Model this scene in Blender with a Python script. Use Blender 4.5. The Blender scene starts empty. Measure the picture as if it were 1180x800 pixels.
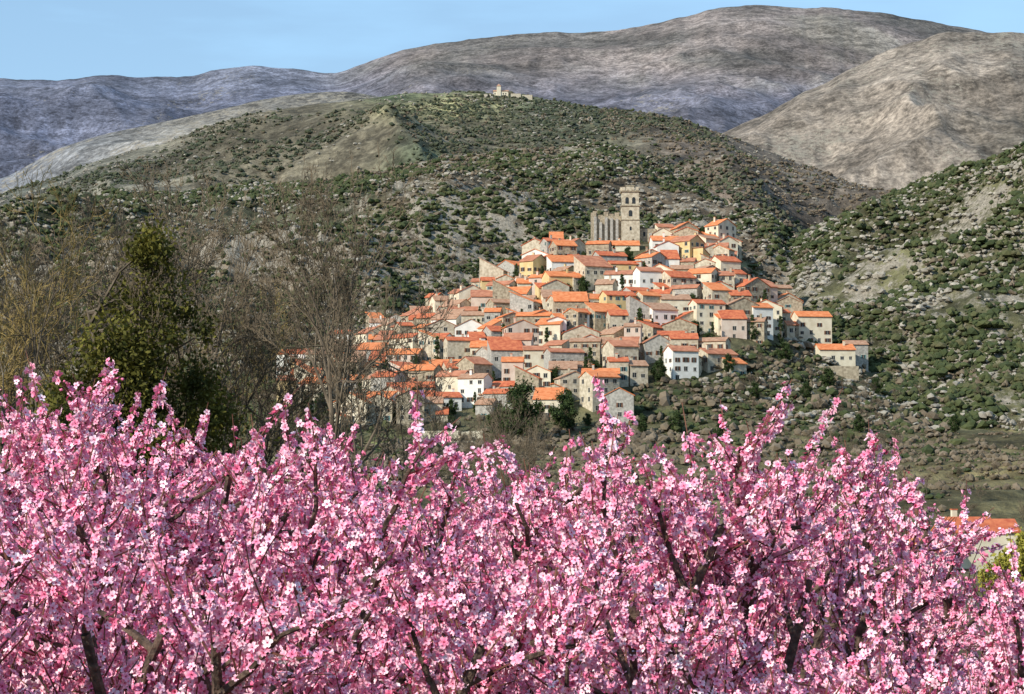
import bpy, math, random
import numpy as np
from mathutils import Vector, Matrix

random.seed(7); rng=np.random.default_rng(7)
F=2202.0; CX=590.0; CY=400.0; CAMZ=3.0
PITCH=math.atan(160/F)
scene=bpy.context.scene
scene.view_settings.view_transform='Standard'; scene.view_settings.look='None'; scene.view_settings.exposure=0

def slope(row): return np.tan(PITCH+np.arctan((CY-np.asarray(row,float))/F))
def zat(row,depth): return CAMZ+slope(row)*depth
def row_of(z,depth): return CY-F*np.tan(np.arctan((z-CAMZ)/depth)-PITCH)
def xat(px,depth): return (px-CX)/F*depth

# ---------------------------------------------------------------- noise
def _h(ix,iy,seed):
    n=(ix.astype(np.int64)*374761393+iy.astype(np.int64)*668265263+seed*1442695041)&0xffffffff
    n=((n^(n>>13))*1274126177)&0xffffffff
    n=(n^(n>>16))&0xffffffff
    return n/4294967295.0
def vnoise(x,y,seed=0):
    ix=np.floor(x);iy=np.floor(y);fx=x-ix;fy=y-iy
    u=fx*fx*fx*(fx*(fx*6-15)+10);v=fy*fy*fy*(fy*(fy*6-15)+10)
    a=_h(ix,iy,seed);b=_h(ix+1,iy,seed);c=_h(ix,iy+1,seed);d=_h(ix+1,iy+1,seed)
    return (a*(1-u)+b*u)*(1-v)+(c*(1-u)+d*u)*v
def fbm(x,y,seed=0,o=5,ridged=False,gain=.5):
    s=0;a=.5;t=0
    for i in range(o):
        xr=x*0.8-y*0.6; yr=x*0.6+y*0.8
        n=vnoise(xr,yr,seed+i)
        if ridged: n=1-abs(2*n-1)
        s=s+a*n;t+=a;a*=gain;x=xr*2.03+7.1;y=yr*2.03+3.3
    return s/t

# ---------------------------------------------------------------- terrain
LAYERS=[ # name, crest px/row, D (px->D), D0, z0, noise amp, noise scale, back slope
 ('vill',[(-300,445),(200,440),(330,425),(420,400),(480,375),(540,345),(600,314),(650,292),(690,280),(760,278),(840,282),(870,302),(900,335),(950,368),(1000,398),(1050,450),(1100,500),(1500,560)],
   [(0,760)],560,18,3.0,60,.35),
 ('scrub',[(-300,240),(0,240),(100,230),(200,226),(300,212),(400,200),(480,184),(560,174),(640,168),(700,168),(730,178),(800,215),(860,255),(900,285),(950,330),(1000,400),(1100,470),(1500,560)],
   [(0,1300)],700,22,52,250,.6),
 ('mid',[(-300,280),(0,222),(60,205),(130,182),(200,160),(260,140),(340,120),(400,115),(450,110),(500,106),(577,110),(640,120),(720,124),(780,135),(850,160),(900,180),(950,198),(1010,215),(1060,225),(1500,280)],
   [(0,2300)],1350,110,125,520,.3),
 ('right',[(600,570),(700,540),(800,400),(860,335),(900,298),(940,268),(1000,240),(1060,214),(1120,190),(1180,162),(1300,120),(1500,90)],
   [(850,1150),(1200,890)],610,14,38,170,.3),
 ('pale',[(-300,260),(0,213),(60,176),(130,150),(220,126),(300,104),(380,100),(440,110),(520,160),(600,230),(1500,320)],
   [(0,3200)],2200,150,120,600,.3),
 ('shoulder',[(600,230),(820,160),(880,132),(940,106),(1000,76),(1060,50),(1110,37),(1180,42),(1500,70)],
   [(0,3800)],2500,180,150,700,.3),
 ('far',[(-300,100),(0,96),(60,97),(130,93),(200,95),(280,79),(340,83),(380,91),(420,76),(480,62),(560,49),(640,46),(660,50),(720,43),(760,32),(820,19),(880,11),(980,11),(1060,20),(1110,33),(1180,44),(1500,80)],
   [(0,6500)],3300,200,320,1600,.3),
]
PXD=np.arange(-400,1601,4.);_k=np.exp(-(np.arange(-12,13)*4/14.)**2/2);_k/=_k.sum()
CREST=[np.interp(PXD,PXD,np.convolve(np.pad(np.interp(PXD,[c[0] for c in l[1]],[c[1] for c in l[1]]),12,mode='edge'),_k,'valid')) for l in LAYERS]
BASE=[(0,0),(60,-.5),(150,-6),(250,-8.5),(350,-3),(450,8),(560,18),(700,22),(900,25),(1500,40),(3000,80),(8000,100),(20000,100)]
def terrain(x,y):
    x=np.asarray(x,float);y=np.asarray(y,float)
    d=np.hypot(x,y);az=np.clip(np.arctan2(x,y),-.45,.45)
    px=CX+F*np.tan(az);dep=d*np.cos(az)
    b=np.interp(dep,[p[0] for p in BASE],[p[1] for p in BASE])
    b=b+(fbm(x/40,y/40,3,3)-.5)*np.clip((dep-60)/200,0,1)*5
    # cultivated terraces stepping up the foot of the slope
    tt=b/2.2;b=np.where((dep>300)&(dep<620),(np.floor(tt)+np.clip((tt-np.floor(tt)-.6)/.4,0,1))*2.2,b)
    Z=b;idx=np.zeros(x.shape,int)
    for i,(nm,cr,Dl,D0,z0,amp,sc,back) in enumerate(LAYERS):
        r=np.interp(px,PXD,CREST[i])
        if nm in('far','shoulder','mid','scrub','right'):
            r=r+(fbm(px/45.,px*0+i,11+i,4)-.5)*dict(scrub=16,far=7,mid=8).get(nm,9)
        D=np.interp(px,[c[0] for c in Dl],[c[1] for c in Dl])
        zc=zat(r,D)
        t=np.clip((dep-D0)/(D-D0),-.5,1)
        z=z0+(zc-z0)*t
        k=np.maximum(dep-D,0)
        z=z-back*k*np.clip(k/(0.05*D),0,1)
        n=fbm(x/sc,y/sc,31+i*7,6,True,.44 if nm in('far','shoulder','pale') else .48)-.62
        env=np.clip((dep-D0)/(.25*(D-D0)),0,1)*(1-(.93 if nm=='mid' else .85)*np.exp(-((dep-D)/((0.15 if nm in('mid','far') else .08)*D))**2))
        z=z+n*amp*env*2
        if nm in('scrub','right'):
            z=z+(fbm(x/14,y/14,77,3,True)-.5)*4.5*env
        z=np.where(dep<D0,z-(D0-dep)*.4,z)
        kk=.004*dep+.5
        h=np.clip(.5+.5*(z-Z)/kk,0,1)
        idx=np.where(z>Z,i+1,idx)
        Z=Z*(1-h)+z*h+kk*h*(1-h)
    return Z,idx,px,dep
def H(x,y): return float(terrain(np.array([x]),np.array([y]))[0][0])

def new_mesh(name,verts,faces_flat,nper,smooth=False):
    me=bpy.data.meshes.new(name)
    nv=len(verts);nf=len(faces_flat)//nper
    me.vertices.add(nv);me.vertices.foreach_set('co',np.asarray(verts,np.float32).ravel())
    me.loops.add(nf*nper);me.loops.foreach_set('vertex_index',np.asarray(faces_flat,np.int32))
    me.polygons.add(nf);me.polygons.foreach_set('loop_start',np.arange(0,nf*nper,nper,dtype=np.int32))
    me.polygons.foreach_set('use_smooth',np.full(nf,smooth,dtype=bool))
    me.update(calc_edges=True)
    return me
def link(name,me,parent=None,mats=()):
    o=bpy.data.objects.new(name,me);scene.collection.objects.link(o)
    if me is not None:
        for m in mats: me.materials.append(m)
    if parent: o.parent=parent
    return o

# ---------------------------------------------------------------- materials
def base_mat(name,rough=.85):
    m=bpy.data.materials.new(name);m.use_nodes=True
    nt=m.node_tree;b=nt.nodes['Principled BSDF'];b.inputs['Roughness'].default_value=rough
    b.inputs['Specular IOR Level'].default_value=.2
    return m,nt,b
def ramp(N,cols):
    r2=N.new('ShaderNodeValToRGB');el=r2.color_ramp.elements
    while len(el)<len(cols): el.new(.5)
    for i,c in enumerate(cols): el[i].position=i/(len(cols)-1)
    for i,c in enumerate(cols): el[i].color=(*c,1)
    return r2
def nmat(name,c1,c2,scale=1.,rough=.85,rand=None,bump=0,translucent=0,attr=None):
    m,nt,b=base_mat(name,rough);N=nt.nodes;L=nt.links
    if attr:
        r2=ramp(N,rand);oi=N.new('ShaderNodeAttribute');oi.attribute_name=attr;L.new(oi.outputs['Fac'],r2.inputs[0])
        di=N.new('ShaderNodeBsdfDiffuse');L.new(r2.outputs[0],di.inputs[0]);L.new(di.outputs[0],N['Material Output'].inputs[0]);N.remove(b);return m
    tc=N.new('ShaderNodeTexCoord');no=N.new('ShaderNodeTexNoise');no.inputs['Scale'].default_value=scale;no.inputs['Detail'].default_value=4
    L.new(tc.outputs['Object'],no.inputs['Vector'])
    rp=N.new('ShaderNodeValToRGB');rp.color_ramp.elements[0].position=.35;rp.color_ramp.elements[1].position=.65
    rp.color_ramp.elements[0].color=(*c1,1);rp.color_ramp.elements[1].color=(*c2,1)
    L.new(no.outputs['Fac'],rp.inputs[0]);out=rp.outputs[0]
    if rand:
        r2=ramp(N,rand)
        oi=N.new('ShaderNodeObjectInfo');L.new(oi.outputs['Random'],r2.inputs[0])
        mx=N.new('ShaderNodeMix');mx.data_type='RGBA';mx.inputs[0].default_value=.65
        L.new(out,mx.inputs[6]);L.new(r2.outputs[0],mx.inputs[7]);out=mx.outputs[2]
    L.new(out,b.inputs['Base Color'])
    if bump:
        bp=N.new('ShaderNodeBump');bp.inputs['Strength'].default_value=bump;bp.inputs['Distance'].default_value=.1
        L.new(no.outputs['Fac'],bp.inputs['Height']);L.new(bp.outputs[0],b.inputs['Normal'])
    if translucent:
        tr=N.new('ShaderNodeBsdfTranslucent');L.new(out,tr.inputs[0])
        ms=N.new('ShaderNodeMixShader');ms.inputs[0].default_value=translucent
        L.new(b.outputs[0],ms.inputs[1]);L.new(tr.outputs[0],ms.inputs[2])
        L.new(ms.outputs[0],N['Material Output'].inputs[0])
    return m

# terrain material; its Col attribute also carries painted distance haze
tm,nt,b=base_mat('terrain_soil_scrub_and_haze',.95);N=nt.nodes;L=nt.links
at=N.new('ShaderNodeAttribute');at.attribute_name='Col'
rk=N.new('ShaderNodeAttribute');rk.attribute_name='rock'
tc=N.new('ShaderNodeTexCoord')
def noise(scale,detail=6,rough=.6):
    n=N.new('ShaderNodeTexNoise');n.inputs['Scale'].default_value=scale;n.inputs['Detail'].default_value=detail;n.inputs['Roughness'].default_value=rough
    L.new(tc.outputs['Object'],n.inputs['Vector']);return n.outputs['Fac']
def mrange(s,a,b_,c,d):
    m=N.new('ShaderNodeMapRange');L.new(s,m.inputs[0]);m.inputs[1].default_value=a;m.inputs[2].default_value=b_;m.inputs[3].default_value=c;m.inputs[4].default_value=d;return m.outputs[0]
n0=noise(.0035,6,.6);n1=noise(.02,9,.85);n2=noise(.10,7,.7);n3=noise(.6,5,.7)
v0=mrange(n0,.4,.6,.68,1.3);v1=mrange(n1,.42,.58,.5,1.45);v2=mrange(n2,.38,.62,.6,1.4)
def mul(a,b_):
    m=N.new('ShaderNodeMath');m.operation='MULTIPLY';L.new(a,m.inputs[0]);L.new(b_,m.inputs[1]);return m.outputs[0]
mu=mul(mul(v1,v2),v0)
mc=N.new('ShaderNodeVectorMath');mc.operation='SCALE';L.new(at.outputs['Color'],mc.inputs[0]);L.new(mu,mc.inputs['Scale'])
rn=noise(.07,9,.75)
ad=N.new('ShaderNodeMath');ad.operation='ADD';L.new(rn,ad.inputs[0]);L.new(rk.outputs['Fac'],ad.inputs[1])
rf=mrange(ad.outputs[0],.70,.78,0,1)
rc=N.new('ShaderNodeValToRGB');rc.color_ramp.elements[0].position=.35;rc.color_ramp.elements[1].position=.65
rc.color_ramp.elements[0].color=(.17,.15,.12,1);rc.color_ramp.elements[1].color=(.38,.335,.27,1);L.new(n3,rc.inputs[0])
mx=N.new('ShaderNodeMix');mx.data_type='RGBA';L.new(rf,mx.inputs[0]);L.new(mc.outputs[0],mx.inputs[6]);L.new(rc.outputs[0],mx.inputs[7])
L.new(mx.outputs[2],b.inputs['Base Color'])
bp=N.new('ShaderNodeBump');bp.inputs['Strength'].default_value=.7;bp.inputs['Distance'].default_value=4
L.new(n2,bp.inputs['Height']);L.new(bp.outputs[0],b.inputs['Normal'])

azd=np.arctan((np.linspace(-140,1320,760)-CX)/F)
side=np.radians(np.concatenate([np.linspace(azd[-1]*57.3+1,60,20),np.linspace(66,180,16)]))
az=np.concatenate([-side[::-1],azd,side])
ds=np.concatenate([[.5,4,8,14,20,30,45],np.linspace(60,290,25),np.linspace(294,560,90),np.linspace(564,1400,250),np.linspace(1408,2400,130),np.linspace(2412,4000,110),np.linspace(4030,7200,110),[8000,10000,14000,20000]])
A,Dd=np.meshgrid(az,ds);cosc=np.cos(np.clip(A,-.45,.45));R=Dd/cosc
X=R*np.sin(A);Y=R*np.cos(A)
Z,IDX,PX,DEP=terrain(X,Y)
V=np.stack([X,Y,Z],-1).reshape(-1,3)
nr,nc=A.shape
ii,jj=np.meshgrid(np.arange(nr-1),np.arange(nc-1),indexing='ij')
a=ii*nc+jj
Fq=np.stack([a,a+1,a+nc+1,a+nc],-1).reshape(-1)
me=new_mesh('terrain',V,Fq,4,True)
cols={0:(.14,.12,.06),1:(.115,.105,.055),2:(.085,.085,.05),3:(.13,.112,.078),4:(.105,.10,.052),5:(.20,.185,.165),6:(.225,.185,.15),7:(.20,.165,.15)}  # ground colours; distant layers are lightened to paint in aerial haze
C=np.zeros((nr,nc,4));C[...,3]=1
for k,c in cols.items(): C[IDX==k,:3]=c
def mixc(mask,c):
    mask=np.clip(mask,0,1)[...,None];C[...,:3]=C[...,:3]*(1-mask)+np.array(c)*mask
pat=fbm(X/160,Y/160,91,5);pat2=fbm(X/500,Y/500,95,5);pat3=fbm(X/900,Y/900,99,6,False,.6)
mixc((IDX==2)*np.clip((pat-.48)*7,0,1),(.15,.115,.078))
mixc((IDX==3)*np.clip((pat2-.48)*8,0,1),(.085,.095,.06))
ROW=row_of(Z,DEP)
mixc((IDX==3)*np.exp(-((PX-530)/90)**2-((ROW-124)/15)**2)*.9,(.30,.28,.14))
mixc((IDX==3)*np.exp(-((PX-625)/35)**2-((ROW-127)/9)**2)*1.0,(.05,.065,.035))
mixc((IDX==3)*np.exp(-((PX-455)/35)**2-((ROW-113)/7)**2)*1.0,(.06,.075,.04))
mixc((IDX==3)*np.clip((PX-700)/80,0,1)*.8,(.14,.105,.085))
mixc((IDX==2)*np.clip((PX-640)/60,0,1)*np.clip((ROW-180)/30,0,1)*.8,(.15,.11,.078))
mixc((IDX==7)*np.clip((pat3-.5)*9,0,1)*.8,(.11,.10,.09))
mixc((IDX==7)*np.clip((.44-pat3)*10,0,1)*.7,(.26,.23,.19))
mixc((IDX==6)*np.clip((pat2-.5)*8,0,1)*.7,(.13,.11,.085))
mixc((IDX==5)*np.clip((pat2-.5)*8,0,1)*.7,(.12,.12,.10))
mixc((IDX==7)*np.clip((480-PX)/150,0,1)*.8,(.14,.155,.215))  # blue distance haze painted onto the left far mountain
mixc((IDX==7)*np.clip((ROW-75)/40,0,1)*.7,(.105,.11,.155))  # bluish haze painted into the far mountain's lower slopes
mixc((IDX==5)*np.clip((200-PX)/200,0,1)*.7,(.15,.165,.20))  # bluish haze painted over the left end of the pale slope
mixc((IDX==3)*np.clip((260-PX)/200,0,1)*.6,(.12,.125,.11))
mixc((IDX==0)*(PX>800)*np.clip((pat-.45)*6,0,1),(.18,.14,.07))
mixc((IDX<=1)*np.exp(-((PX-470)/40)**2-((ROW-515)/9)**2),(.2,.26,.06))
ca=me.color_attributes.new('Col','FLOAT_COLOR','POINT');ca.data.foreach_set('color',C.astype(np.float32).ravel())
rkv=np.choose(IDX,[-.1,.05,.20,.10,.21,.14,.15,.06]).astype(np.float32)
rkv=rkv+((pat-.5)*.35).astype(np.float32)
me.attributes.new('rock','FLOAT','POINT').data.foreach_set('value',rkv.astype(np.float32).ravel())
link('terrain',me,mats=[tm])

# ---------------------------------------------------------------- instancing through geometry nodes
GN={}
def add_gn(o,coll):
    if coll.name not in GN:
        ng=bpy.data.node_groups.new('scatter_'+coll.name,'GeometryNodeTree')
        ng.interface.new_socket('Geometry',in_out='INPUT',socket_type='NodeSocketGeometry')
        ng.interface.new_socket('Geometry',in_out='OUTPUT',socket_type='NodeSocketGeometry')
        n=ng.nodes;l=ng.links
        gi=n.new('NodeGroupInput');go=n.new('NodeGroupOutput')
        ip=n.new('GeometryNodeInstanceOnPoints');ci=n.new('GeometryNodeCollectionInfo')
        ci.inputs['Collection'].default_value=coll;ci.inputs['Separate Children'].default_value=True;ci.inputs['Reset Children'].default_value=True
        ip.inputs['Pick Instance'].default_value=True
        def na(nm,t):
            q=n.new('GeometryNodeInputNamedAttribute');q.data_type=t;q.inputs['Name'].default_value=nm;return q.outputs['Attribute']
        er=n.new('FunctionNodeEulerToRotation')
        l.new(gi.outputs[0],ip.inputs['Points']);l.new(ci.outputs[0],ip.inputs['Instance'])
        l.new(na('vidx','INT'),ip.inputs['Instance Index'])
        l.new(na('rot','FLOAT_VECTOR'),er.inputs[0]);l.new(er.outputs[0],ip.inputs['Rotation'])
        l.new(na('scl','FLOAT_VECTOR'),ip.inputs['Scale'])
        l.new(ip.outputs[0],go.inputs[0]);GN[coll.name]=ng
    md=o.modifiers.new('scatter','NODES');md.node_group=GN[coll.name]
def scatter(name,pts,rot,scl,idx,coll,parent=None):
    me=bpy.data.meshes.new(name);n=len(pts)
    me.vertices.add(n);me.vertices.foreach_set('co',np.asarray(pts,np.float32).ravel())
    me.attributes.new('rot','FLOAT_VECTOR','POINT').data.foreach_set('vector',np.asarray(rot,np.float32).ravel())
    me.attributes.new('scl','FLOAT_VECTOR','POINT').data.foreach_set('vector',np.asarray(scl,np.float32).ravel())
    me.attributes.new('vidx','INT','POINT').data.foreach_set('value',np.asarray(idx,np.int32))
    o=link(name,me,parent)
    add_gn(o,coll);return o
def make_coll(name,meshes):
    c=bpy.data.collections.new(name)
    for i,m in enumerate(meshes):
        o=bpy.data.objects.new(f'{name}_{i:02d}',m);c.objects.link(o)
    return c

import bmesh
def ico(name,sub,jit,mat,flat=1.,seed=0,multi=1):
    r=np.random.default_rng(seed);bm=bmesh.new()
    for q in range(multi):
        g=bmesh.ops.create_icosphere(bm,subdivisions=sub,radius=1)['verts']
        off=Vector(r.normal(size=3)*.55)*(multi>1);off.z=abs(off.z)*.4;sz=r.uniform(.45,.9) if multi>1 else 1
        lob=[Vector(r.normal(size=3)).normalized() for _ in range(6)]
        for v in g:
            k=1+jit*(r.random()-.5)+.25*max(v.co.normalized().dot(q2) for q2 in lob)-.2
            v.co*=k*sz;v.co.z*=flat;v.co+=off
    me=bpy.data.meshes.new(name);bm.to_mesh(me);bm.free();me.materials.append(mat);return me
green=[(.028,.042,.018),(.042,.058,.024),(.06,.078,.03),(.085,.095,.038),(.115,.10,.055)]
green_hazed=[(.05,.062,.038),(.07,.082,.048),(.09,.098,.055),(.12,.105,.075)]  # paler, greyer greens: distance haze put into the bush colours
m_bush=nmat('scrub_foliage',(.03,.042,.018),(.10,.108,.042),3,.9,rand=green)
m_bfar=nmat('maquis_foliage_hazed',(.05,.062,.038),(.11,.112,.07),3,.9,rand=green_hazed)  # maquis with aerial haze mixed into its base colour
m_brush=nmat('leafless_brush',(.12,.09,.06),(.21,.165,.12),3,.9,rand=[(.10,.078,.055),(.15,.12,.08),(.21,.165,.12)])
m_rock=nmat('granite',(.2,.18,.15),(.44,.40,.33),1.5,.9,rand=[(.2,.18,.15),(.43,.385,.32)],bump=.5)
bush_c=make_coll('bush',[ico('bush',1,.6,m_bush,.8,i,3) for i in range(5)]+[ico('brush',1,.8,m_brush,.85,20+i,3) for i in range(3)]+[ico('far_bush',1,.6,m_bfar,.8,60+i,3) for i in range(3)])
rock_c=make_coll('rock',[ico('rock',1,.5,m_rock,.7,40+i,2) for i in range(5)])

POLY=[(325,478),(335,430),(440,385),(480,376),(540,350),(590,312),(640,292),(690,280),(770,278),(845,282),(850,325),(885,350),(915,358),(905,395),(835,402),(828,436),(760,440),(722,452),(720,492),(642,492),(630,476),(560,478),(500,490),(400,490)]
def inpoly(px,row,P=POLY):
    px=np.asarray(px,float);row=np.asarray(row,float);r=np.zeros(px.shape,bool);n=len(P);j=n-1
    for i in range(n):
        xi,yi=P[i];xj,yj=P[j]
        c=((yi>row)!=(yj>row))&(px<(xj-xi)*(row-yi)/(yj-yi+1e-9)+xi);r^=c;j=i
    return r
def scat_layer(n,pxr,dr,ids,smin,smax,patch,thr,seed):
    px=rng.uniform(*pxr,n);dp=rng.uniform(*dr,n);x=xat(px,dp);y=dp
    Z,I,_,_=terrain(x,y);row=row_of(Z,dp)
    k=np.isin(I,ids)&(fbm(x/patch,y/patch,seed,4)+rng.normal(0,.05,n)>thr)&~inpoly(px,row)
    x,y,Z=x[k],y[k],Z[k];m=len(x)
    s=smin+(smax-smin)*rng.random(m)**2.2
    return np.stack([x,y,Z],-1),s
def scat_make(name,lst,coll,vid,sink=.15):
    P=np.concatenate([p for p,_ in lst]);s=np.concatenate([q for _,q in lst]);n=len(s)
    P[:,2]+=s*sink
    rot=np.zeros((n,3));rot[:,2]=rng.uniform(0,6.28,n);rot[:,0]=rng.normal(0,.15,n)
    scl=np.stack([s*rng.uniform(.7,1.3,n),s*rng.uniform(.7,1.3,n),s*rng.uniform(.7,1.2,n)],-1)
    scatter(name,P,rot,scl,rng.choice(vid,n),coll)
scat_make('scrub_bushes',[
  scat_layer(54000,(-80,1000),(690,1320),[2],.5,2.7,90,.44,5),
  scat_layer(7000,(-80,1100),(560,770),[1],.5,2.0,50,.40,6),
  scat_layer(44000,(820,1300),(560,1150),[4],.45,2.4,60,.42,8)],bush_c,[0,1,2,3,4,0,1,2,3,4,5])
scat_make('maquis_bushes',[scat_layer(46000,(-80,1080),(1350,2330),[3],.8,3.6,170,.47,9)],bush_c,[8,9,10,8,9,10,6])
scat_make('leafless_brush',[
  scat_layer(12000,(-80,1100),(690,1320),[2],1,2.6,120,.48,15),
  scat_layer(5000,(300,1100),(480,770),[0,1],.8,2.5,50,.40,16),
  scat_layer(8000,(700,1080),(1350,2330),[3],1.2,3.4,200,.42,19),
  scat_layer(8000,(350,1300),(270,600),[0,4],.4,1.5,40,.42,18)],bush_c,[5,6,7,5,6,7,2])
scat_make('granite_boulders',[
  scat_layer(20000,(-80,1000),(690,1320),[2],.4,2.5,70,.49,25),
  scat_layer(17000,(850,1300),(580,1150),[4],.3,2.3,45,.49,26),
  scat_layer(9000,(-80,1000),(1350,2330),[3],.6,2.8,120,.5,29),
  scat_layer(1200,(800,1100),(570,770),[1],.4,2.,40,.45,27)],rock_c,[0,1,2,3,4])

# ---------------------------------------------------------------- tubes / trees
class MB:
    def __init__(s): s.v=[];s.f=[];s.mi=[]
    def tube(s,pts,rads,n=4,mi=0):
        base=len(s.v);k=len(pts)
        for i,p in enumerate(pts):
            d=(pts[min(i+1,k-1)]-pts[max(i-1,0)]).normalized()
            r=Vector((1,0,0)) if abs(d.x)<.8 else Vector((0,1,0))
            a=d.cross(r).normalized();b=d.cross(a)
            for j in range(n):
                t=j*6.28318/n;s.v.append(p+(a*math.cos(t)+b*math.sin(t))*rads[i])
        for i in range(k-1):
            for j in range(n):
                q=base+i*n;s.f.append((q+j,q+(j+1)%n,q+n+(j+1)%n,q+n+j));s.mi.append(mi)
    def poly(s,vs,mi=0):
        b=len(s.v);s.v+= [Vector(v) for v in vs];s.f.append(tuple(range(b,b+len(vs))));s.mi.append(mi)
    def box(s,x0,x1,y0,y1,z0,z1,mi=0):
        b=len(s.v);s.v+=[Vector(c) for c in ((x0,y0,z0),(x1,y0,z0),(x1,y1,z0),(x0,y1,z0),(x0,y0,z1),(x1,y0,z1),(x1,y1,z1),(x0,y1,z1))]
        for f in ((0,3,2,1),(4,5,6,7),(0,1,5,4),(1,2,6,5),(2,3,7,6),(3,0,4,7)): s.f.append(tuple(b+i for i in f));s.mi.append(mi)
    def mesh(s,name,mats):
        me=bpy.data.meshes.new(name);me.from_pydata([tuple(v) for v in s.v],[],s.f)
        for m in mats: me.materials.append(m)
        me.polygons.foreach_set('material_index',s.mi);me.update();return me
R=random
def rv(s=1): return Vector((R.gauss(0,s),R.gauss(0,s),R.gauss(0,s)))
def branch(start,d,L,nseg,wob,up=0.):
    pts=[start.copy()];d=d.normalized()
    for i in range(nseg):
        d=(d+rv(wob)+Vector((0,0,up))).normalized();pts.append(pts[-1]+d*L/nseg)
    return pts,d
def along(pts,t):
    k=t*(len(pts)-1);i=min(int(k),len(pts)-2);f=k-i
    return pts[i].lerp(pts[i+1],f),(pts[i+1]-pts[i]).normalized()
def perp(d):
    a=d.cross(rv());return a.normalized()

m_barkp=nmat('peach_bark',(.05,.035,.028),(.15,.10,.075),30,.85,bump=.4)
m_shoot=nmat('peach_shoot',(.12,.05,.035),(.2,.09,.06),30,.7)
m_bark=nmat('grey_bark',(.08,.062,.045),(.19,.15,.11),2,.9)
m_twig=nmat('bare_twigs',(.10,.078,.055),(.20,.155,.105),2,.9)
m_twigy=nmat('ochre_twigs',(.23,.165,.06),(.36,.26,.10),2,.9)

m_pet=nmat('blossom_petal',None,None,rand=[(.78,.12,.28),(.90,.26,.43),(.94,.41,.57),(.96,.59,.71),(.97,.79,.86)],attr='tint')
m_ctr=nmat('blossom_centre',(.50,.05,.12),(.68,.10,.2),60,.7)
def flower(op,seed,rad=1.):
    r=random.Random(seed);T=[];M=[]
    def poly(vs,mi=0):
        for i in range(1,len(vs)-1): T.append((vs[0],vs[i],vs[i+1]));M.append(mi)
    for i in range(5):
        a=i*1.2566+r.uniform(-.12,.12);c,s=math.cos(a),math.sin(a);o=op+r.uniform(-.15,.15)
        def P(u,w,h): return (c*u-s*w,s*u+c*w,h)
        l=rad*r.uniform(.9,1.1)
        z1=l*.45*math.cos(o);u1=l*.5*math.sin(o);z2=z1+l*.45*math.cos(o*1.25);u2=u1+l*.5*math.sin(o*1.25)
        poly([P(.05,0,0),P(u1,-.36*l,z1+.06),P(u1+.02,0,z1-.04)]);poly([P(.05,0,0),P(u1+.02,0,z1-.04),P(u1,.36*l,z1+.06)])
        poly([P(u1+.02,0,z1-.04),P(u1,-.36*l,z1+.06),P(u2*.97,-.26*l,z2+.05),P(u2,0,z2)])
        poly([P(u1+.02,0,z1-.04),P(u2,0,z2),P(u2*.97,.26*l,z2+.05),P(u1,.36*l,z1+.06)])
    for i in range(3):
        a=i*2.09;b2=a+2.09;poly([(math.cos(a)*.17,math.sin(a)*.17,.3),(math.cos(b2)*.17,math.sin(b2)*.17,.3),(0,0,-.25)],1)
    return np.array(T),np.array(M)
def budm():
    bm=bmesh.new();bmesh.ops.create_icosphere(bm,subdivisions=1,radius=.36)
    T=[[(v.co.x,v.co.y,v.co.z*1.35+.3) for v in f.verts] for f in bm.faces];M=[0 if np.mean([p[2] for p in t])>.2 else 1 for t in T];bm.free()
    return np.array(T),np.array(M)
FT=[flower(1.15,1),flower(1.35,2),flower(.95,3),flower(.6,4),budm()]
FW=[.32,.28,.2,.12,.08]

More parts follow.
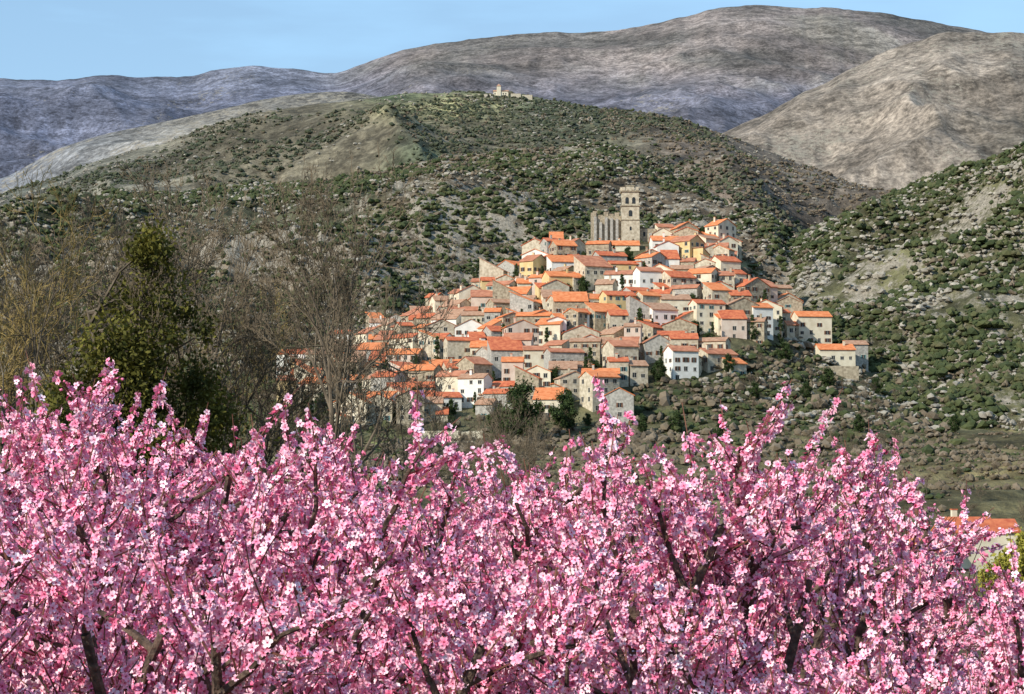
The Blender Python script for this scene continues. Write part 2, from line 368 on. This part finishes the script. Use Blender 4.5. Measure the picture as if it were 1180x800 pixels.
def peach(seed):
    R.seed(seed);mb=MB();shoots=[]
    tr,_=branch(Vector((0,0,-.15)),Vector((R.gauss(0,.1),R.gauss(0,.1),1)),.9,4,.05);mb.tube(tr,[.11,.095,.085,.08,.075],8)
    ns=R.choice([4,5]);a0=R.uniform(0,6)
    for i in range(ns):
        a=a0+i*6.283/ns+R.uniform(-.25,.25);d=Vector((math.cos(a)*.5,math.sin(a)*.5,.9))
        sp,_=branch(tr[-1],d,R.uniform(1.5,2.),8,.15,.06)
        mb.tube(sp,[.05-.0042*k for k in range(9)],6)
        for j in range(7):
            t=.2+.8*(j+R.random()*.6)/7;p,dd=along(sp,min(t,1));e=(perp(dd)*.9+dd*.5+Vector((0,0,.2))).normalized()
            s2,_=branch(p,e,R.uniform(.35,.7),5,.18,.08);mb.tube(s2,[.019,.016,.013,.011,.009,.007],5)
            for k in range(R.randint(10,13)):
                q,d3=along(s2,R.uniform(.1,1));sd=(perp(d3)*.8+d3*.3+Vector((0,0,R.uniform(.1,1.1)))).normalized()
                shoots.append((q,sd,R.uniform(.15,.42)))
        for k in range(11):
            q,d3=along(sp,R.uniform(.2,1));sd=(perp(d3)*.6+Vector((0,0,1))).normalized();shoots.append((q,sd,R.uniform(.3,.6)))
        if i<2:
            q,d3=along(sp,R.uniform(.7,1));shoots.append((q,(Vector((0,0,1))+rv(.2)).normalized(),R.uniform(.6,.8)))
    pts=[];nor=[]
    for q,sd,Ln in shoots:
        sh,_=branch(q,sd,Ln,4,.10,.05);mb.tube(sh,[.005,.0042,.0036,.003,.002],3,1)
        nfl=int(Ln/.0115);gap=R.random();lim=R.uniform(.8,1)
        for k in range(nfl):
            t=(k+R.random())/nfl
            if t>lim or R.random()<(.1 if gap<.9 else .5): continue
            p,dd=along(sh,t);n=perp(dd);pts.append(p+n*R.uniform(.008,.02));nor.append((n+dd*.5+rv(.3)).normalized())
    P=np.array([tuple(p) for p in pts]);Nn=np.array([tuple(n) for n in nor]);n=len(P)
    top=np.percentile(P[:,2],98)
    th=np.arccos(np.clip(Nn[:,2],-1,1));ph=np.arctan2(Nn[:,0],-Nn[:,1]);sp_=rng.uniform(0,6.28,n)
    def Rz(a):
        c,s=np.cos(a),np.sin(a);o=np.zeros((len(a),3,3));o[:,0,0]=c;o[:,0,1]=-s;o[:,1,0]=s;o[:,1,1]=c;o[:,2,2]=1;return o
    def Rx(a):
        c,s=np.cos(a),np.sin(a);o=np.zeros((len(a),3,3));o[:,1,1]=c;o[:,1,2]=-s;o[:,2,1]=s;o[:,2,2]=c;o[:,0,0]=1;return o
    M=Rz(ph)@Rx(th)@Rz(sp_)
    s=.0195*rng.uniform(.75,1.2,n);vid=rng.choice(5,n,p=FW);tint=np.clip(rng.normal(.47,.25,n),0,1)
    VV=[];MI=[];TI=[]
    for k,(T,mi) in enumerate(FT):
        sel=np.where(vid==k)[0];tv=T.reshape(-1,3)
        w=np.einsum('nij,mj->nmi',M[sel],tv)*s[sel][:,None,None]+P[sel][:,None,:]
        VV.append(w.reshape(-1,3));MI.append(np.tile(mi,len(sel)))
        rad=np.clip(np.linalg.norm(tv,axis=1),0,1)
        tt=tint[sel][:,None]*.8+(rad[None,:]-.6)*.45+.17
        if k==4: tt=tt*0+.05+tint[sel][:,None]*.3
        TI.append(np.clip(tt,0,1).reshape(-1))
    VV=np.concatenate(VV);MI=np.concatenate(MI);TI=np.concatenate(TI)
    me=new_mesh('blossoms',VV,np.arange(len(VV)),3)
    me.materials.append(m_pet);me.materials.append(m_ctr)
    me.polygons.foreach_set('material_index',MI.astype(np.int32))
    me.attributes.new('tint','FLOAT','POINT').data.foreach_set('value',TI.astype(np.float32))
    return mb.mesh('peach_wood',[m_barkp,m_shoot]),me,top
PV=[peach(100+i) for i in range(5)]
place=[(40,9.5,460),(290,9.8,505),(510,10.5,560),(740,9.5,515),(910,9.8,505),(1190,10,695),
 (-60,12.5,445),(160,12.5,475),(390,13,540),(620,12.5,540),(810,12.5,530),(1000,13,590),(1210,12.5,680),
 (0,16.5,470),(150,17,485),(290,17,515),(430,17,550),(560,17,555),(720,17,530),(900,17,540),(1080,17,650),
 (0,7.6,600),(240,7.7,630),(480,7.5,640),(740,7.6,640),(960,7.8,680),(1180,7.6,740)]
R.seed(3)
for i,(px,d,row) in enumerate(place):
    w,bl,top=PV[i%5];t=float(zat(row,d));s=t/top
    e=bpy.data.objects.new('peach_tree',None);scene.collection.objects.link(e)
    e.location=(xat(px,d),d,H(xat(px,d),d));e.rotation_euler=(0,0,R.uniform(0,6.28));e.scale=(s,s,s)
    link('branches',w,e);link('blossoms',bl,e)

# bare trees
def bare(seed,Ht,spread=.5,cnt=(6,5,5,5,4),mats=None,stems=1,minr=.009,trunk=.016,maxlv=5):
    R.seed(seed);mb=MB()
    def rec(p,d,L,r,lv):
        nseg=6 if lv==0 else (4 if lv<3 else 3)
        pts,dd=branch(p,d,L,nseg,(.06 if lv==0 else .10+.03*lv),.05)
        r2=max(r*(.3 if lv<2 else .4),minr*.6);mb.tube(pts,[r+(r2-r)*k/nseg for k in range(nseg+1)],[7,6,5,4,3,3][lv],0 if lv<3 else 1)
        if lv>=maxlv: return
        for k in range(cnt[lv]):
            t=R.uniform(.28,1) if k else 1.;q,d2=along(pts,min(t,.999))
            ang=R.uniform(.35,.85)*(1+spread*.4)*(1 if k else .3)
            nd=(d2*math.cos(ang)+perp(d2)*math.sin(ang)+Vector((0,0,.15))).normalized()
            rec(q,nd,L*R.uniform(.45,.72)*(1.1-.3*t),max((r+(r2-r)*t)*.75,minr),lv+1)
    for s in range(stems):
        d=Vector((R.gauss(0,.05+.15*(stems>1)),R.gauss(0,.05+.15*(stems>1)),1))
        rec(Vector((R.gauss(0,.2)*(stems>1),R.gauss(0,.2)*(stems>1),-.3)),d,Ht*.6,Ht*trunk,0)
    me=mb.mesh('bare_tree',mats or [m_bark,m_twig])
    zz=float(np.percentile([v[2] for v in mb.v],97));return me,zz
BV=[bare(11,10,.5,(9,6,5,4,4)),bare(12,10,.7,(9,6,5,4,4)),bare(13,9,.5,(7,5,4,4,4))]
BY=bare(14,9,.3,(5,5,4,4,3),[m_bark,m_twigy],2)
BW=[bare(31,8,.6,(7,5,5,3),minr=.03,maxlv=4,trunk=.018)[0],bare(32,8,.8,(7,5,5,3),minr=.03,maxlv=4,trunk=.018)[0]]
def put_tree(name,var,px,d,row,rz=None,wide=1.):
    me,top=var;x=xat(px,d);g=H(x,d);s=(float(zat(row,d))-g)/top
    o=link(name,me);o.location=(x,d,g-.1);o.scale=(s*wide,s*wide,s);o.rotation_euler=(0,0,R.uniform(0,6.28) if rz is None else rz);return o
for v,px,d,row,wd in [(0,215,56,205,.8),(1,385,50,205,.62),(2,300,62,290,.9),(2,450,60,400,.8),(0,120,66,235,.8),(0,15,66,260,.8),(2,530,70,490,.8),(0,590,80,460,.8),(2,340,60,360,.8),(0,265,58,330,.8)]:
    put_tree('bare_tree',BV[v],px,d,row,wide=wd)
for px,d,row in [(40,54,240),(262,70,350),(-30,56,270)]: put_tree('willow_tree',BY,px,d,row,wide=.8)

# leafy trees
def leafy(name,cl,nleaf,size,mat,trunk_h,tr,seed,sig=.35):
    r=np.random.default_rng(seed);cl=np.array(cl,float);k=r.integers(0,len(cl),nleaf)
    c=cl[k,:3]+r.normal(size=(nleaf,3))*cl[k,3:4]*sig
    u=r.normal(size=(nleaf,3));u/=np.linalg.norm(u,axis=1)[:,None];w=np.cross(u,r.normal(size=(nleaf,3)));w/=np.linalg.norm(w,axis=1)[:,None]
    s=size*r.uniform(.6,1.3,nleaf)[:,None]
    q=np.stack([c-u*s,c-w*s*.55,c+u*s,c+w*s*.55],1).reshape(-1,3)
    me=new_mesh(name+'_leaves',q,np.arange(nleaf*4),4);me.materials.append(mat)
    mb=MB();R.seed(seed);tp,_=branch(Vector((0,0,-.5)),Vector((0,0,1)),trunk_h,6,.06)
    mb.tube(tp,[tr*(1-.13*i) for i in range(7)],7)
    for i in range(0,len(cl),max(1,len(cl)//25)):
        tgt=Vector(cl[i,:3]);p,_=along(tp,R.uniform(.4,1));mid=p.lerp(tgt,.5)+rv(.2);mb.tube([p,mid,tgt],[tr*.35,tr*.22,tr*.08],5)
    return me,mb.mesh(name+'_wood',[m_bark])
def clumps(n,rx,ry,z0,z1,cs,seed,shape=lambda t:math.sin(math.pi*min(1,t*.8+.15))):
    r=random.Random(seed);o=[]
    for _ in range(n):
        t=r.random();k=shape(t);a=r.uniform(0,6.28);q=math.sqrt(r.random())
        o.append((math.cos(a)*q*rx*k,math.sin(a)*q*ry*k,z0+(z1-z0)*t,cs*r.uniform(.6,1.4)))
    return o
m_ivy=nmat('olive_foliage',(.045,.05,.012),(.20,.18,.035),1.2,.8,translucent=.2)
m_dark=nmat('evergreen_foliage',(.022,.04,.014),(.07,.10,.03),.8,.8)
m_yel=nmat('yellow_green_foliage',(.20,.19,.03),(.38,.34,.06),1.5,.8)
def leafy_obj(name,parts,px,d,row=None,scale=None,z=None):
    a,b_=parts;e=bpy.data.objects.new(name,None);scene.collection.objects.link(e)
    x=xat(px,d);e.location=(x,d,H(x,d) if z is None else z)
    link('foliage',a,e);link('trunk',b_,e)
    if scale: e.scale=(scale,)*3
    e.rotation_euler=(0,0,R.uniform(0,6))
    return e
ivy=leafy('ivy',clumps(58,2.3,1.8,1.5,10.2,.6,5,lambda t:(.35+.65*math.sin(math.pi*min(1,t*.75+.3)))*(.7+.3*math.sin(t*11))),14000,.075,m_ivy,9,.17,5,.48)
leafy_obj('ivy_covered_tree',ivy,172,52)
ivy2=leafy('ivy2',clumps(45,2.1,1.7,.5,7.4,.65,6),12000,.08,m_ivy,6,.15,6,.48)
leafy_obj('ivy_covered_tree',ivy2,108,51)
leafy_obj('ivy_covered_tree',ivy2,226,53,scale=.9)
ev=leafy('ev',clumps(45,7,6,3,17,2.4,8),7000,.45,m_dark,10,.5,8)
leafy_obj('evergreen_oak_tree',ev,600,545,scale=.95);leafy_obj('evergreen_oak_tree',ev,650,560,scale=.65);leafy_obj('evergreen_oak_tree',ev,575,555,scale=.55)
for px,d,s in [(640,600,.4),(700,560,.3),(760,600,.4),(480,600,.4),(840,610,.35),(905,640,.4),(955,620,.4),(1010,640,.35),(870,590,.3),(780,560,.35),(455,620,.45),(1100,560,.3),(890,680,.35),(870,650,.3),(930,600,.3),(740,560,.3),(520,560,.3),(570,520,.25),(990,560,.3),(830,540,.3),(700,500,.25)]:
    leafy_obj('evergreen_oak_tree',ev,px,d,scale=s)
cy=leafy('cy',clumps(40,1.2,1.2,.5,12,.7,9,lambda t:(1-t)**.5*min(1,t*6+.4)),1800,.3,m_dark,9,.2,9,.3)
ybush=leafy('yb',clumps(20,1.6,1.6,.4,3,.8,10),2500,.14,m_yel,2,.1,10)

# ---------------------------------------------------------------- houses
W=[nmat('rubble_stone_wall',(.26,.21,.15),(.48,.41,.30),1.2,.95,bump=.4),
   nmat('cream_render',(.62,.54,.40),(.76,.69,.54),.5,.9),
   nmat('white_render',(.72,.70,.64),(.84,.82,.77),.5,.9),
   nmat('ochre_render',(.60,.44,.21),(.70,.54,.29),.5,.9),
   nmat('grey_stone_wall',(.30,.28,.25),(.50,.47,.42),1.4,.95,bump=.4),
   nmat('pink_render',(.57,.44,.36),(.68,.56,.47),.5,.9),
   nmat('beige_stone_wall',(.40,.34,.25),(.62,.55,.43),1.0,.95,bump=.4)]
RF=[nmat('terracotta_tiles',(.44,.10,.05),(.64,.20,.09),.8,.85,bump=.3),
    nmat('old_tiles',(.34,.18,.11),(.50,.30,.20),1.0,.9,bump=.3),
    nmat('orange_tiles',(.60,.17,.06),(.76,.28,.12),.8,.85,bump=.3),
    nmat('brown_tiles',(.38,.14,.08),(.56,.24,.14),.6,.85,bump=.3)]
m_win=nmat('window_glass',(.02,.025,.03),(.05,.055,.06),.5,.15)
m_shut=nmat('brown_shutter',(.13,.06,.035),(.2,.1,.06),2,.7)
m_shut2=nmat('blue_green_shutter',(.10,.2,.2),(.16,.27,.26),2,.7)
m_trim=nmat('pale_trim',(.55,.5,.42),(.65,.6,.52),2,.9)
def house(name,x,y,z,w,dp,h,rz,wi,ri,seed,mono=False,base=6,nowin=False):
    r=random.Random(seed);mb=MB();tp=math.tan(math.radians(r.uniform(20,29)));o=.4
    yr=dp/2 if mono else 0.;rise=(yr+dp/2)*tp
    prof=[(-dp/2,-base),(-dp/2,h)]+([(0,h+rise)] if not mono else [])+[(dp/2,h+(rise if mono else 0)),(dp/2,-base)]
    n=len(prof);L_=[(-w/2,a,b_) for a,b_ in prof];R_=[(w/2,a,b_) for a,b_ in prof]
    mb.poly(L_);mb.poly(R_[::-1])
    for i in range(n-1): 
        if prof[i][1]==-base or prof[i+1][1]==-base: mb.poly([L_[i],R_[i],R_[i+1],L_[i+1]])
    def slab(y0,z0,y1,z1):
        X0,X1=-w/2-.25,w/2+.25;th=.22
        vs=[(X0,y0,z0),(X1,y0,z0),(X1,y1,z1),(X0,y1,z1)];t2=[(a,b_,c-th) for a,b_,c in vs]
        mb.poly(vs,1);mb.poly(t2[::-1],1)
        for i in range(4):
            j=(i+1)%4;mb.poly([t2[i],t2[j],vs[j],vs[i]],1)
    zr=h+rise+.24
    slab(-dp/2-o,h-o*tp+.24,yr+(o if mono else 0),zr+(o*tp if mono else 0))
    if not mono: slab(dp/2+o,h-o*tp+.24,0,zr+.003)
    if r.random()<.6 and not mono:
        cx=r.uniform(-w*.35,w*.35);cy_=r.choice([-1,1])*dp*.15
        mb.box(cx-.35,cx+.35,cy_-.3,cy_+.3,h,zr+.9,0);mb.box(cx-.42,cx+.42,cy_-.37,cy_+.37,zr+.9,zr+1.03,1)
    sh=r.choice([3,3,4,None])
    if not nowin:
      for (fw,fd,ax) in ((w,dp,0),(dp,w,1),(w,dp,2),(dp,w,3)):
        c=[1,0,-1,0][ax];s=[0,1,0,-1][ax]
        def bx(u0,u1,v0,v1,z0,z1,mi):
            P=[]
            for u,v in((u0,v0),(u1,v0),(u1,v1),(u0,v1)):
                X,Y=u,-fd/2-v;P.append((X*c-Y*s,X*s+Y*c))
            b=len(mb.v)
            for zz in(z0,z1):
                for p in P: mb.v.append(Vector((p[0],p[1],zz)))
            for f in ((0,1,2,3),(7,6,5,4),(4,5,1,0),(5,6,2,1),(6,7,3,2),(7,4,0,3)): mb.f.append(tuple(b+i for i in f));mb.mi.append(mi)
        ncol=max(1,int(fw/2.7));nst=max(1,int(h/2.7))
        for st in range(-1,nst):
            for cc in range(ncol):
                if r.random()<(.2 if st>=0 else .6): continue
                u=(cc+.5)/ncol*fw-fw/2+r.uniform(-.2,.2);zb=st*2.75+1.0;ww=r.choice([.45,.5,.6]);hh=r.choice([1.1,1.35,1.5])
                if zb+hh>h-.2: continue
                bx(u-ww-.12,u+ww+.12,0,.07,zb-.14,zb-.002,5)
                bx(u-ww-.12,u+ww+.12,0,.07,zb+hh+.002,zb+hh+.14,5)
                bx(u-ww,u+ww,-.02,.02,zb,zb+hh,2)
                bx(u-.03,u+.03,.02,.05,zb,zb+hh,5)
                if sh and r.random()<.6:
                    bx(u-ww*1.9,u-ww-.01,0,.06,zb,zb+hh,sh);bx(u+ww+.01,u+ww*1.9,0,.06,zb,zb+hh,sh)
    me=mb.mesh(name,[W[wi],RF[ri],m_win,m_shut,m_shut2,m_trim])
    ob=link(name,me);ob.location=(x,y,z);ob.rotation_euler=(0,0,rz);return ob
R.seed(21);nh=0;wn={0:'stone_house',1:'cream_house',2:'white_house',3:'ochre_house',4:'stone_house',5:'pink_house',6:'stone_house'}
d=566;veg=[]
while d<774:
    x=xat(310,d)+R.uniform(0,6)
    while x<xat(925,d):
        w=R.uniform(5,12);xx=x+w/2;yy=d+R.uniform(-3.5,3.5)+5*math.sin(x/17.+d/31.);z=H(xx,yy)
        px=CX+F*xx/yy;row=float(row_of(z,yy))
        ok=inpoly([px],[row])[0]
        castle=abs(px-720)<42 and row<292
        gr=float(fbm(np.array([xx/24]),np.array([yy/24]),55,3)[0])
        dens=(.92 if px>480 else (.75 if px>430 else .5))*(1 if gr<.58 else .3)
        if ok and not castle and R.random()<dens:
            h=R.uniform(3.6,8.6);dp=R.uniform(6,9.5)
            wi=R.choices([0,1,2,3,4,5,6],[20,20,12,5,13,8,22])[0];ri=R.choices([0,1,2,3],[30,20,28,22])[0]
            rz=R.gauss((px-640)/1000,.33)
            if R.random()<.28: rz+=math.pi/2;w,dp=min(dp,w),max(w,dp)
            house(wn[wi],xx,yy,z,w,dp,h,rz,wi,ri,1000+nh,mono=R.random()<.2);nh+=1
            if R.random()<.25:
                house(wn[wi],xx+w*.5*R.choice([-1,1]),yy-dp*.5,z-1.5,w*.55,4.5,h*.55,rz,wi,R.choice([0,1,2,3]),3000+nh,mono=True)
            x+=w+R.uniform(-.5,1.5)
            if R.random()<.15:
                g=R.uniform(2,6);veg.append((x+g/2,yy-1));x+=g
        else:
            if ok and not castle: veg.append((x+1.5,yy))
            x+=R.uniform(3,7)
    d+=R.uniform(9.5,11.5)
for xx,yy in veg:
    q=R.random();px=CX+F*xx/yy
    if q<.28: leafy_obj('cypress_tree',cy,px,yy,scale=R.uniform(.5,.9))
    elif q<.75: leafy_obj('evergreen_shrub',ev,px,yy,scale=R.uniform(.2,.38))
def hpx(name,px,d,row_eave,wpx,dp,h,rz,wi,ri,seed,**k):
    zt=float(zat(row_eave,d));x=xat(px,d);return house(name,x,d,zt-h,wpx/F*d,dp,h,rz,wi,ri,seed,**k)
hpx('cream_house',936,690,366,40,9,7.5,.15,1,2,5001)
hpx('cream_house',962,672,404,42,9,4.5,.1,1,2,5002)
hpx('stone_house',986,682,398,24,8,6,.1,4,1,5003)
hpx('stone_house',888,695,364,26,8,6,.1,6,3,5013)
hpx('stone_house',910,688,376,22,8,6,-.1,0,0,5014)
hpx('white_house',805,655,406,34,8,9,.25,2,0,5004)
hpx('white_house',712,730,312,42,9,7,.05,2,0,5005)
hpx('white_house',804,735,316,36,9,9,.2,1,2,5006)
hpx('ochre_house',824,760,272,28,8,7,.0,3,2,5007,mono=True)
hpx('ochre_house',655,700,345,60,8,4,.0,3,2,5008)
hpx('cream_house',1110,255,612,56,6,4.2,.15,1,0,5009)
hpx('white_house',1066,250,634,36,6,4,-.2,2,2,5010)
hpx('cream_house',1150,268,612,30,6,4.2,.0,1,0,5011)
R.seed(5)
def wall(px0,px1,d,row,h,mat=0,name='terrace_wall',th=.8):
    x0,x1=xat(px0,d),xat(px1,d);z=float(zat(row,d));mb=MB();n=max(2,int((x1-x0)/2))
    for i in range(n):
        a=x0+(x1-x0)*i/n;b2=x0+(x1-x0)*(i+1)/n;k=R.uniform(-.15,.15)
        mb.box(a+.002,b2-.002,d-th/2+k*.3,d+th/2,z-h-3,z+k,0)
    return link(name,mb.mesh(name,[W[mat]]))
wall(480,556,540,497,3,1);wall(500,545,520,508,2,1);wall(745,830,640,447,3,0);wall(560,640,590,482,3,4);wall(850,990,650,422,2,0);wall(640,700,575,496,2.5,3)
wall(840,900,700,358,3,4);wall(770,840,770,286,3,0)

# ---------------------------------------------------------------- church with bell tower
def church():
    e=bpy.data.objects.new('fortress_church',None);scene.collection.objects.link(e)
    D=764.;x=xat(727,D);zc=float(zat(282,D));e.location=(x,D,zc)
    u=D/F
    T=MB();hw=10.5*u;top=float(zat(222,D))-zc
    st=[(-12,top*.45,hw),(top*.45,top*.72,hw*.97),(top*.72,top,hw*.93)]
    for z0,z1,q in st: T.box(-q,q,-q,q,z0,z1,0)
    for z in(top*.45,top*.72,top): T.box(-hw*1.06,hw*1.06,-hw*1.06,hw*1.06,z-.2,z+.25,1)
    for i in range(4):
        for sx,sy in((1,0),(-1,0),(0,1),(0,-1)):
            c=(-hw+hw*2*(i+.5)/4)
            if sx: T.box(sx*hw*1.0-.35,sx*hw*1.0+.35,c-.55,c+.55,top+.25,top+1.6,0)
            else: T.box(c-.55,c+.55,sy*hw*1.0-.35,sy*hw*1.0+.35,top+.25,top+1.6,0)
    T.box(-1.6,1.6,-1.6,1.6,top,top+2.4,0);T.box(-1.8,1.8,-1.8,1.8,top+2.4,top+2.7,1)
    def arch(cx,z0,w,h,face,q):
        pts=[(-w,0),(w,0),(w,h)]+[(w*math.cos(a),h+w*math.sin(a)) for a in (.6,1.2,1.57,1.94,2.54)]+[(-w,h)]
        if face=='f': T.poly([(cx+a,-q-.03,z0+b_) for a,b_ in pts],2)
        else: T.poly([(-q-.03,cx-a,z0+b_) for a,b_ in pts],2);T.poly([(q+.03,cx+a,z0+b_) for a,b_ in pts],2)
    for f in 'fs':
        for cx in(-1.35,1.35): arch(cx,top*.76,.7,2.0,f,hw*.93)
        arch(0,top*.52,.75,1.8,f,hw*.97);arch(0,top*.25,.4,1.2,f,hw)
    link('bell_tower',T.mesh('bell_tower',[W[6],W[0],m_win]),e)
    B=MB();xl=(685-727)*u;xr=(757-727)*u;xm=-hw
    tl=float(zat(250,D))-zc
    B.box(xl,xm-.02,-2,9,-12,tl,0)
    R.seed(2);n=5
    for i in range(n):
        c=xl+(xm-xl)*(i+.2)/n;B.box(c-.55,c+.55,-3.1,-2.003,-12,tl*R.uniform(.75,.98),1)
        B.box(c-.9,c+.9,-1.99,-1.1,tl,tl+R.uniform(.4,2.2),0)
    B.box(xl-1.2,xl+.8,-2.6,1.5,-12,tl+1.4,0)
    tr_=float(zat(264,D))-zc
    B.box(hw+.02,xr,-1,8,-12,tr_,0);B.box(xr-3,xr+.4,-2.4,2,-12,tr_*.7,1)
    for cx in (xl+3,xl+7): B.box(cx-.4,cx+.4,-2.04,-1.9,tl*.45,tl*.7,2)
    for cx in (hw+2,): B.box(cx-.4,cx+.4,-1.04,-.9,tr_*.5,tr_*.8,2)
    B.poly([(xm,9,tl+.1),(xm,18,tl-1.5),(xr,18,tr_),(xr,8,tr_+.5)],1)
    link('nave',B.mesh('nave',[W[0],W[4],m_win]),e)
    C_=MB();C_.box(xl+2,xr+6,-9,-8,-14,-1.2,0);C_.box(xl-4,xl+2,-7,-6,-14,.6,0)
    link('rampart',C_.mesh('rampart',[W[0]]),e)
church()
hpx('stone_house',712,752,284,50,8,5,0,1,2,5020);hpx('pink_house',770,752,286,26,8,6,.1,5,1,5021)

# hermitage on the ridge
e=bpy.data.objects.new('hilltop_hermitage',None);scene.collection.objects.link(e)
D=2285.;x=xat(577,D);g=H(x,D);e.location=(x,D,g)
mb=MB();mb.box(-9,9,-5,5,-9,5,0);mb.poly([(-9.5,-5.5,4.8),(9.5,-5.5,4.8),(9.5,0,7.5),(-9.5,0,7.5)],1);mb.poly([(9.5,5.5,4.8),(-9.5,5.5,4.8),(-9.5,0,7.5),(9.5,0,7.5)],1)
mb.box(-5,0,-6,-1,-9,11,0);q4=[(-5.4,-6.4,11),(.4,-6.4,11),(.4,-.6,11),(-5.4,-.6,11)]
for i in range(4): mb.poly([q4[i],q4[(i+1)%4],(-2.5,-3.5,14.5)],1)
for cx in(-7,3,6): mb.box(cx-.6,cx+.6,-5.05,-4.9,1,3,2)
link('chapel',mb.mesh('chapel',[W[1],RF[1],m_win]),e)
mb=MB()
for a,b_,h in((-28,-12,1),(12,24,1.5),(26,38,0),(-45,-33,0)):
    mb.box(a,b_,-8,-6,-8,h,0)
link('ruined_walls',mb.mesh('ruined_walls',[W[6]]),e)

R.seed(9)
for px,d,s in[(550,1010,1.),(546,1012,.75),(738,645,1.1),(503,650,1.),(630,640,.8),(575,700,.7),(752,650,.6),(868,650,.8),(445,640,.8)]:
    leafy_obj('cypress_tree',cy,px,d,scale=s)
leafy_obj('mimosa_tree',ybush,806,748,scale=2.0,z=float(zat(308,748)))
for px,d,s in [(1176,110,1.),(1190,120,1.3),(1150,150,1.0)]: leafy_obj('yellow_shrub',ybush,px,d,scale=s)
for px,d,s in [(400,600,1.2),(370,610,1.3),(440,590,1.2)]: leafy_obj('evergreen_shrub',ev,px,d,scale=s*.25)
wood_c=make_coll('woodland_tree',BW)
R.seed(4);n=420
px=rng.uniform(200,1300,n);dp=rng.uniform(300,640,n);xx=xat(px,dp);zz,_,_,_=terrain(xx,dp);rw=row_of(zz,dp)
k=~inpoly(px,rw)&(fbm(xx/40,dp/40,4,3)>.45);xx,dp,zz=xx[k],dp[k],zz[k];n=len(xx)
s=rng.uniform(.35,.75,n);scatter('leafless_woodland',np.stack([xx,dp,zz],-1),np.stack([0*s,0*s,rng.uniform(0,6.28,n)],-1),np.stack([s,s,s],-1),rng.choice(2,n),wood_c)

# ---------------------------------------------------------------- light
S=Vector((-.78,-.62,.60)).normalized()
el=math.asin(S.z);rot=math.atan2(S.x,S.y)
w=bpy.data.worlds.new('World');scene.world=w;w.use_nodes=True;nt=w.node_tree;bg=nt.nodes['Background']
sky=nt.nodes.new('ShaderNodeTexSky');sky.sky_type='NISHITA';sky.sun_disc=False;sky.sun_elevation=el;sky.sun_rotation=rot
sky.air_density=1.0;sky.dust_density=.3;sky.ozone_density=1.5
tc=nt.nodes.new('ShaderNodeTexCoord');mp=nt.nodes.new('ShaderNodeMapping');mp.inputs['Scale'].default_value=(3,3,16)
no=nt.nodes.new('ShaderNodeTexNoise');no.inputs['Scale'].default_value=1.6;no.inputs['Detail'].default_value=6
nt.links.new(tc.outputs['Generated'],mp.inputs[0]);nt.links.new(mp.outputs[0],no.inputs['Vector'])
mr=nt.nodes.new('ShaderNodeMapRange');mr.inputs[1].default_value=.5;mr.inputs[2].default_value=.8;mr.inputs[3].default_value=.36;mr.inputs[4].default_value=.8;nt.links.new(no.outputs['Fac'],mr.inputs[0])
mx=nt.nodes.new('ShaderNodeMix');mx.data_type='RGBA';nt.links.new(mr.outputs[0],mx.inputs[0]);nt.links.new(sky.outputs[0],mx.inputs[6]);mx.inputs[7].default_value=(3.6,6.3,9.0,1)
nt.links.new(mx.outputs[2],bg.inputs[0]);bg.inputs[1].default_value=.14
sl=bpy.data.lights.new('sun','SUN');sl.energy=5;sl.angle=math.radians(.5);sl.color=(1,.94,.80)
so=bpy.data.objects.new('sun',sl);scene.collection.objects.link(so);so.rotation_euler=S.to_track_quat('Z','Y').to_euler()

cam=bpy.data.cameras.new('camera');cam.sensor_width=36;cam.lens=36*F/1180;cam.clip_end=40000;cam.clip_start=.1
co=bpy.data.objects.new('camera',cam);scene.collection.objects.link(co);co.location=(0,0,CAMZ);co.rotation_euler=(math.pi/2+PITCH,0,0)
scene.camera=co
